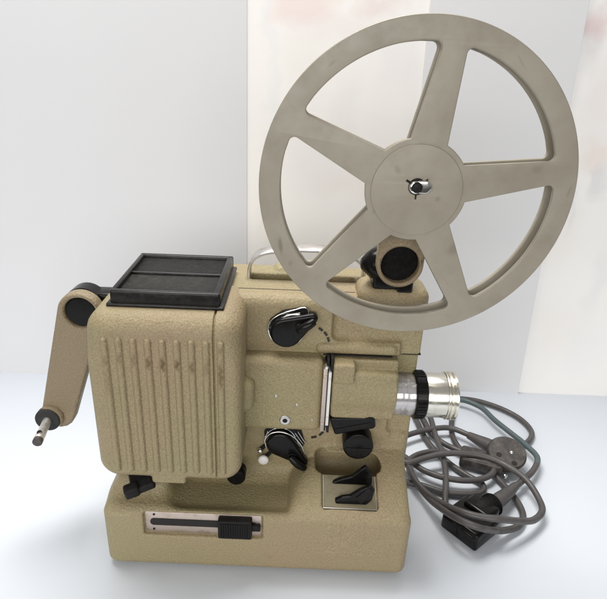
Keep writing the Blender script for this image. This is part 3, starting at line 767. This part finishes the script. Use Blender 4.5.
# ================================================================== POWER CORD
PC = tag(empty('power_cord', (260, 130, 0)), 'coiled grey power cord with round plug and black connector lying right of the projector', 'power cord')
def C(x, y, z): return at(390+x/3.33, 380+y/3.33, Z=z)
paths = [
    # upper run that leaves behind the lens and dives under the plug
    [(160, 66, 5), (235, 62, 5), (300, 72, 5), (380, 100, 5), (440, 135, 5), (472, 175, 5), (458, 207, 5), (425, 222, 5), (390, 235, 5)],
    # run that ends in the black connector
    [(160, 60, 14), (235, 65, 14), (300, 90, 14), (350, 135, 14), (400, 175, 14), (450, 215, 14), (490, 258, 14), (478, 300, 14), (440, 337, 14), (405, 365, 14), (375, 392, 14)],
    # run that ends in the plug
    [(20, 200, 14), (70, 180, 14), (130, 165, 14), (200, 160, 14), (255, 180, 14), (300, 200, 15)],
    [(70, 100, 5), (90, 140, 5), (115, 190, 5), (150, 235, 5), (200, 280, 5), (260, 320, 5), (305, 345, 5), (312, 366, 5), (290, 380, 5), (240, 382, 5), (180, 375, 5), (100, 350, 5), (40, 338, 5)],
    [(120, 90, 12), (135, 125, 12), (150, 180, 13), (172, 240, 14), (184, 300, 14), (186, 350, 13), (186, 420, 8), (200, 440, 5)],
    [(212, 100, 5), (205, 140, 5), (208, 185, 5), (230, 225, 5), (270, 258, 5), (320, 295, 5), (365, 335, 5), (400, 375, 5), (430, 415, 5), (443, 455, 5), (430, 485, 6), (390, 500, 10), (340, 500, 22), (290, 490, 34), (240, 470, 34), (185, 438, 26), (130, 395, 15), (90, 345, 12), (65, 300, 12), (65, 268, 12), (95, 248, 12), (150, 238, 12), (190, 243, 12)],
    [(30, 270, 18), (62, 276, 19), (110, 262, 20), (170, 247, 22), (250, 245, 23), (330, 260, 22), (400, 293, 21), (455, 335, 18), (495, 395, 14), (507, 435, 14), (480, 466, 16), (430, 470, 26), (370, 464, 36), (300, 456, 36), (240, 440, 34), (180, 415, 24), (120, 375, 16), (80, 328, 16), (62, 290, 16), (40, 270, 14)],
    [(40, 250, 9), (62, 265, 10), (110, 300, 12), (180, 325, 13), (260, 335, 13), (320, 325, 13), (346, 300, 13), (330, 272, 13), (285, 252, 12), (230, 235, 10), (180, 212, 9), (140, 180, 9), (110, 130, 9), (95, 100, 9)],
]
bm = bmesh.new()
for i_, pth in enumerate(paths):
    if i_ != 1: tube(bm, spline([C(*q) for q in pth], 9), 3.7, 14)
finish('cable', bm, CORD, PC, 60)
TEAL = plastic('teal_tinted_cord', (.07, .104, .108), .4, .1, (.09, .095, .095), .08)
bm = bmesh.new(); pp = spline([C(*q) for q in paths[1]], 9); cut_ = 60
tube(bm, pp[:cut_], 3.7, 14); finish('cable', bm, TEAL, PC, 60)['label'] = 'teal tinted stretch of the cord'
bm = bmesh.new(); tube(bm, pp[cut_-1:], 3.7, 14); finish('cable', bm, CORD, PC, 60)
# strain reliefs
bm = bmesh.new(); tube(bm, [C(420, 352, 14), C(395, 374, 15), C(365, 398, 18), C(345, 414, 20)], [4.6, 6.8, 8.4, 9.0], 18); sr = None
# connector block: flat black box turned on the table
cb = [at(438, 517, Z=22), at(474, 544, Z=22), at(508, 514, Z=22), at(468, 490, Z=22)]
cen = sum(cb, Vector())/4; ex = (cb[1]-cb[0]); ey = (cb[3]-cb[0]); angc = math.atan2(ex.y, ex.x)
conn_bm = bmesh.new(); box(conn_bm, (cen.x, cen.y, 12), (ex.length/2, ey.length*.36, 11), 3, Euler((0, 0, angc)))
axc = Vector((math.cos(angc), math.sin(angc), 0)); ayc = Vector((-math.sin(angc), math.cos(angc), 0))
for i in (-1, 1): box(conn_bm, cen-ayc*(ey.length*.36)+axc*i*ex.length*.24+Vector((0, 0, 12-cen.z)), (ex.length*.2, 1.2, 7), .8, Euler((0, 0, angc)))
box(conn_bm, cen+ayc*ey.length*.28+Vector((0, 0, 16-cen.z)), (ex.length*.36, ey.length*.2, 12), 4, Euler((0, 0, angc)))
cn = finish('connector', conn_bm, BLACK, PC, 40)
finish('strain_relief', bm, CORD, cn, 60)
cbm = bmesh.new(); p0 = C(345, 414, 20); p1 = C(300, 420, 20); lathe(cbm, C(352, 408, 19.5), (C(300, 440, 17)-C(352, 408, 19.5)), [(0, 9), (2, 11.5), (18, 12.5), (30, 12)], 30)
for i in range(6):
    d_ = (C(300, 440, 17)-C(352, 408, 19.5)).normalized(); lathe(cbm, C(352, 408, 19.5)+d_*(3+i*3), d_, [(0, 12.2), (1.2, 12.9), (1.4, 12.2)], 30)
finish('collar', cbm, BLACKM, cn, 50)
# round plug: thick disc leaning back, its face turned up to the camera
fc = at(507, 452.5, Z=24); 
nf = Vector((-.10, -.33, .93)).normalized()
bm = bmesh.new()
lathe(bm, fc, nf, [(-22, 13), (-16, 19), (-8, 22.5), (-2, 24), (0, 23.6), (1.6, 22), (1.6, 0)], 56)
pl = finish('plug', bm, PLUG, PC, 35)
def onface(u, v):
    d = ray(u, v); p0 = fc+nf*1.6; t = (p0-CAM).dot(nf)/d.dot(nf); return CAM+d*t
for (u, v, r) in ((499, 454.5, 3.4), (514.5, 463.5, 3.4)):
    bm = bmesh.new(); lathe(bm, onface(u, v), nf, [(-.5, r), (.25, r), (.25, 0)], 24); finish('socket_hole', bm, DARK, pl)
bm = bmesh.new(); p = onface(511.5, 452.5); lathe(bm, p, nf, [(0, 2.6), (1.2, 2.2), (2.0, 0)], 20); finish('screw', bm, CHROME, pl, 60)
bm = bmesh.new(); p = onface(506, 473)-nf*8; lathe(bm, p, nf, [(0, 3), (3, 2.6), (4.5, 0)], 20); finish('earth_clip', bm, CHROME, pl, 60)
bm = bmesh.new(); q0 = C(262, 184, 14); q1 = C(335, 222, 16)
tube(bm, [q0, q0.lerp(q1, .35), q0.lerp(q1, .7), q1], [5, 6.6, 8.4, 9.5], 18); finish('strain_relief', bm, CORD, pl, 60)
bm = bmesh.new(); q0 = C(255, 262, 8); q1 = C(350, 290, 8); box(bm, (q0+q1)/2+Vector((0, 0, 3)), (26, 14, 9), 4, Euler((0, 0, -.35))); finish('plug_body', bm, PLUG, pl, 40)

for o in bpy.data.objects:
    if '_b' in o: del o['_b']
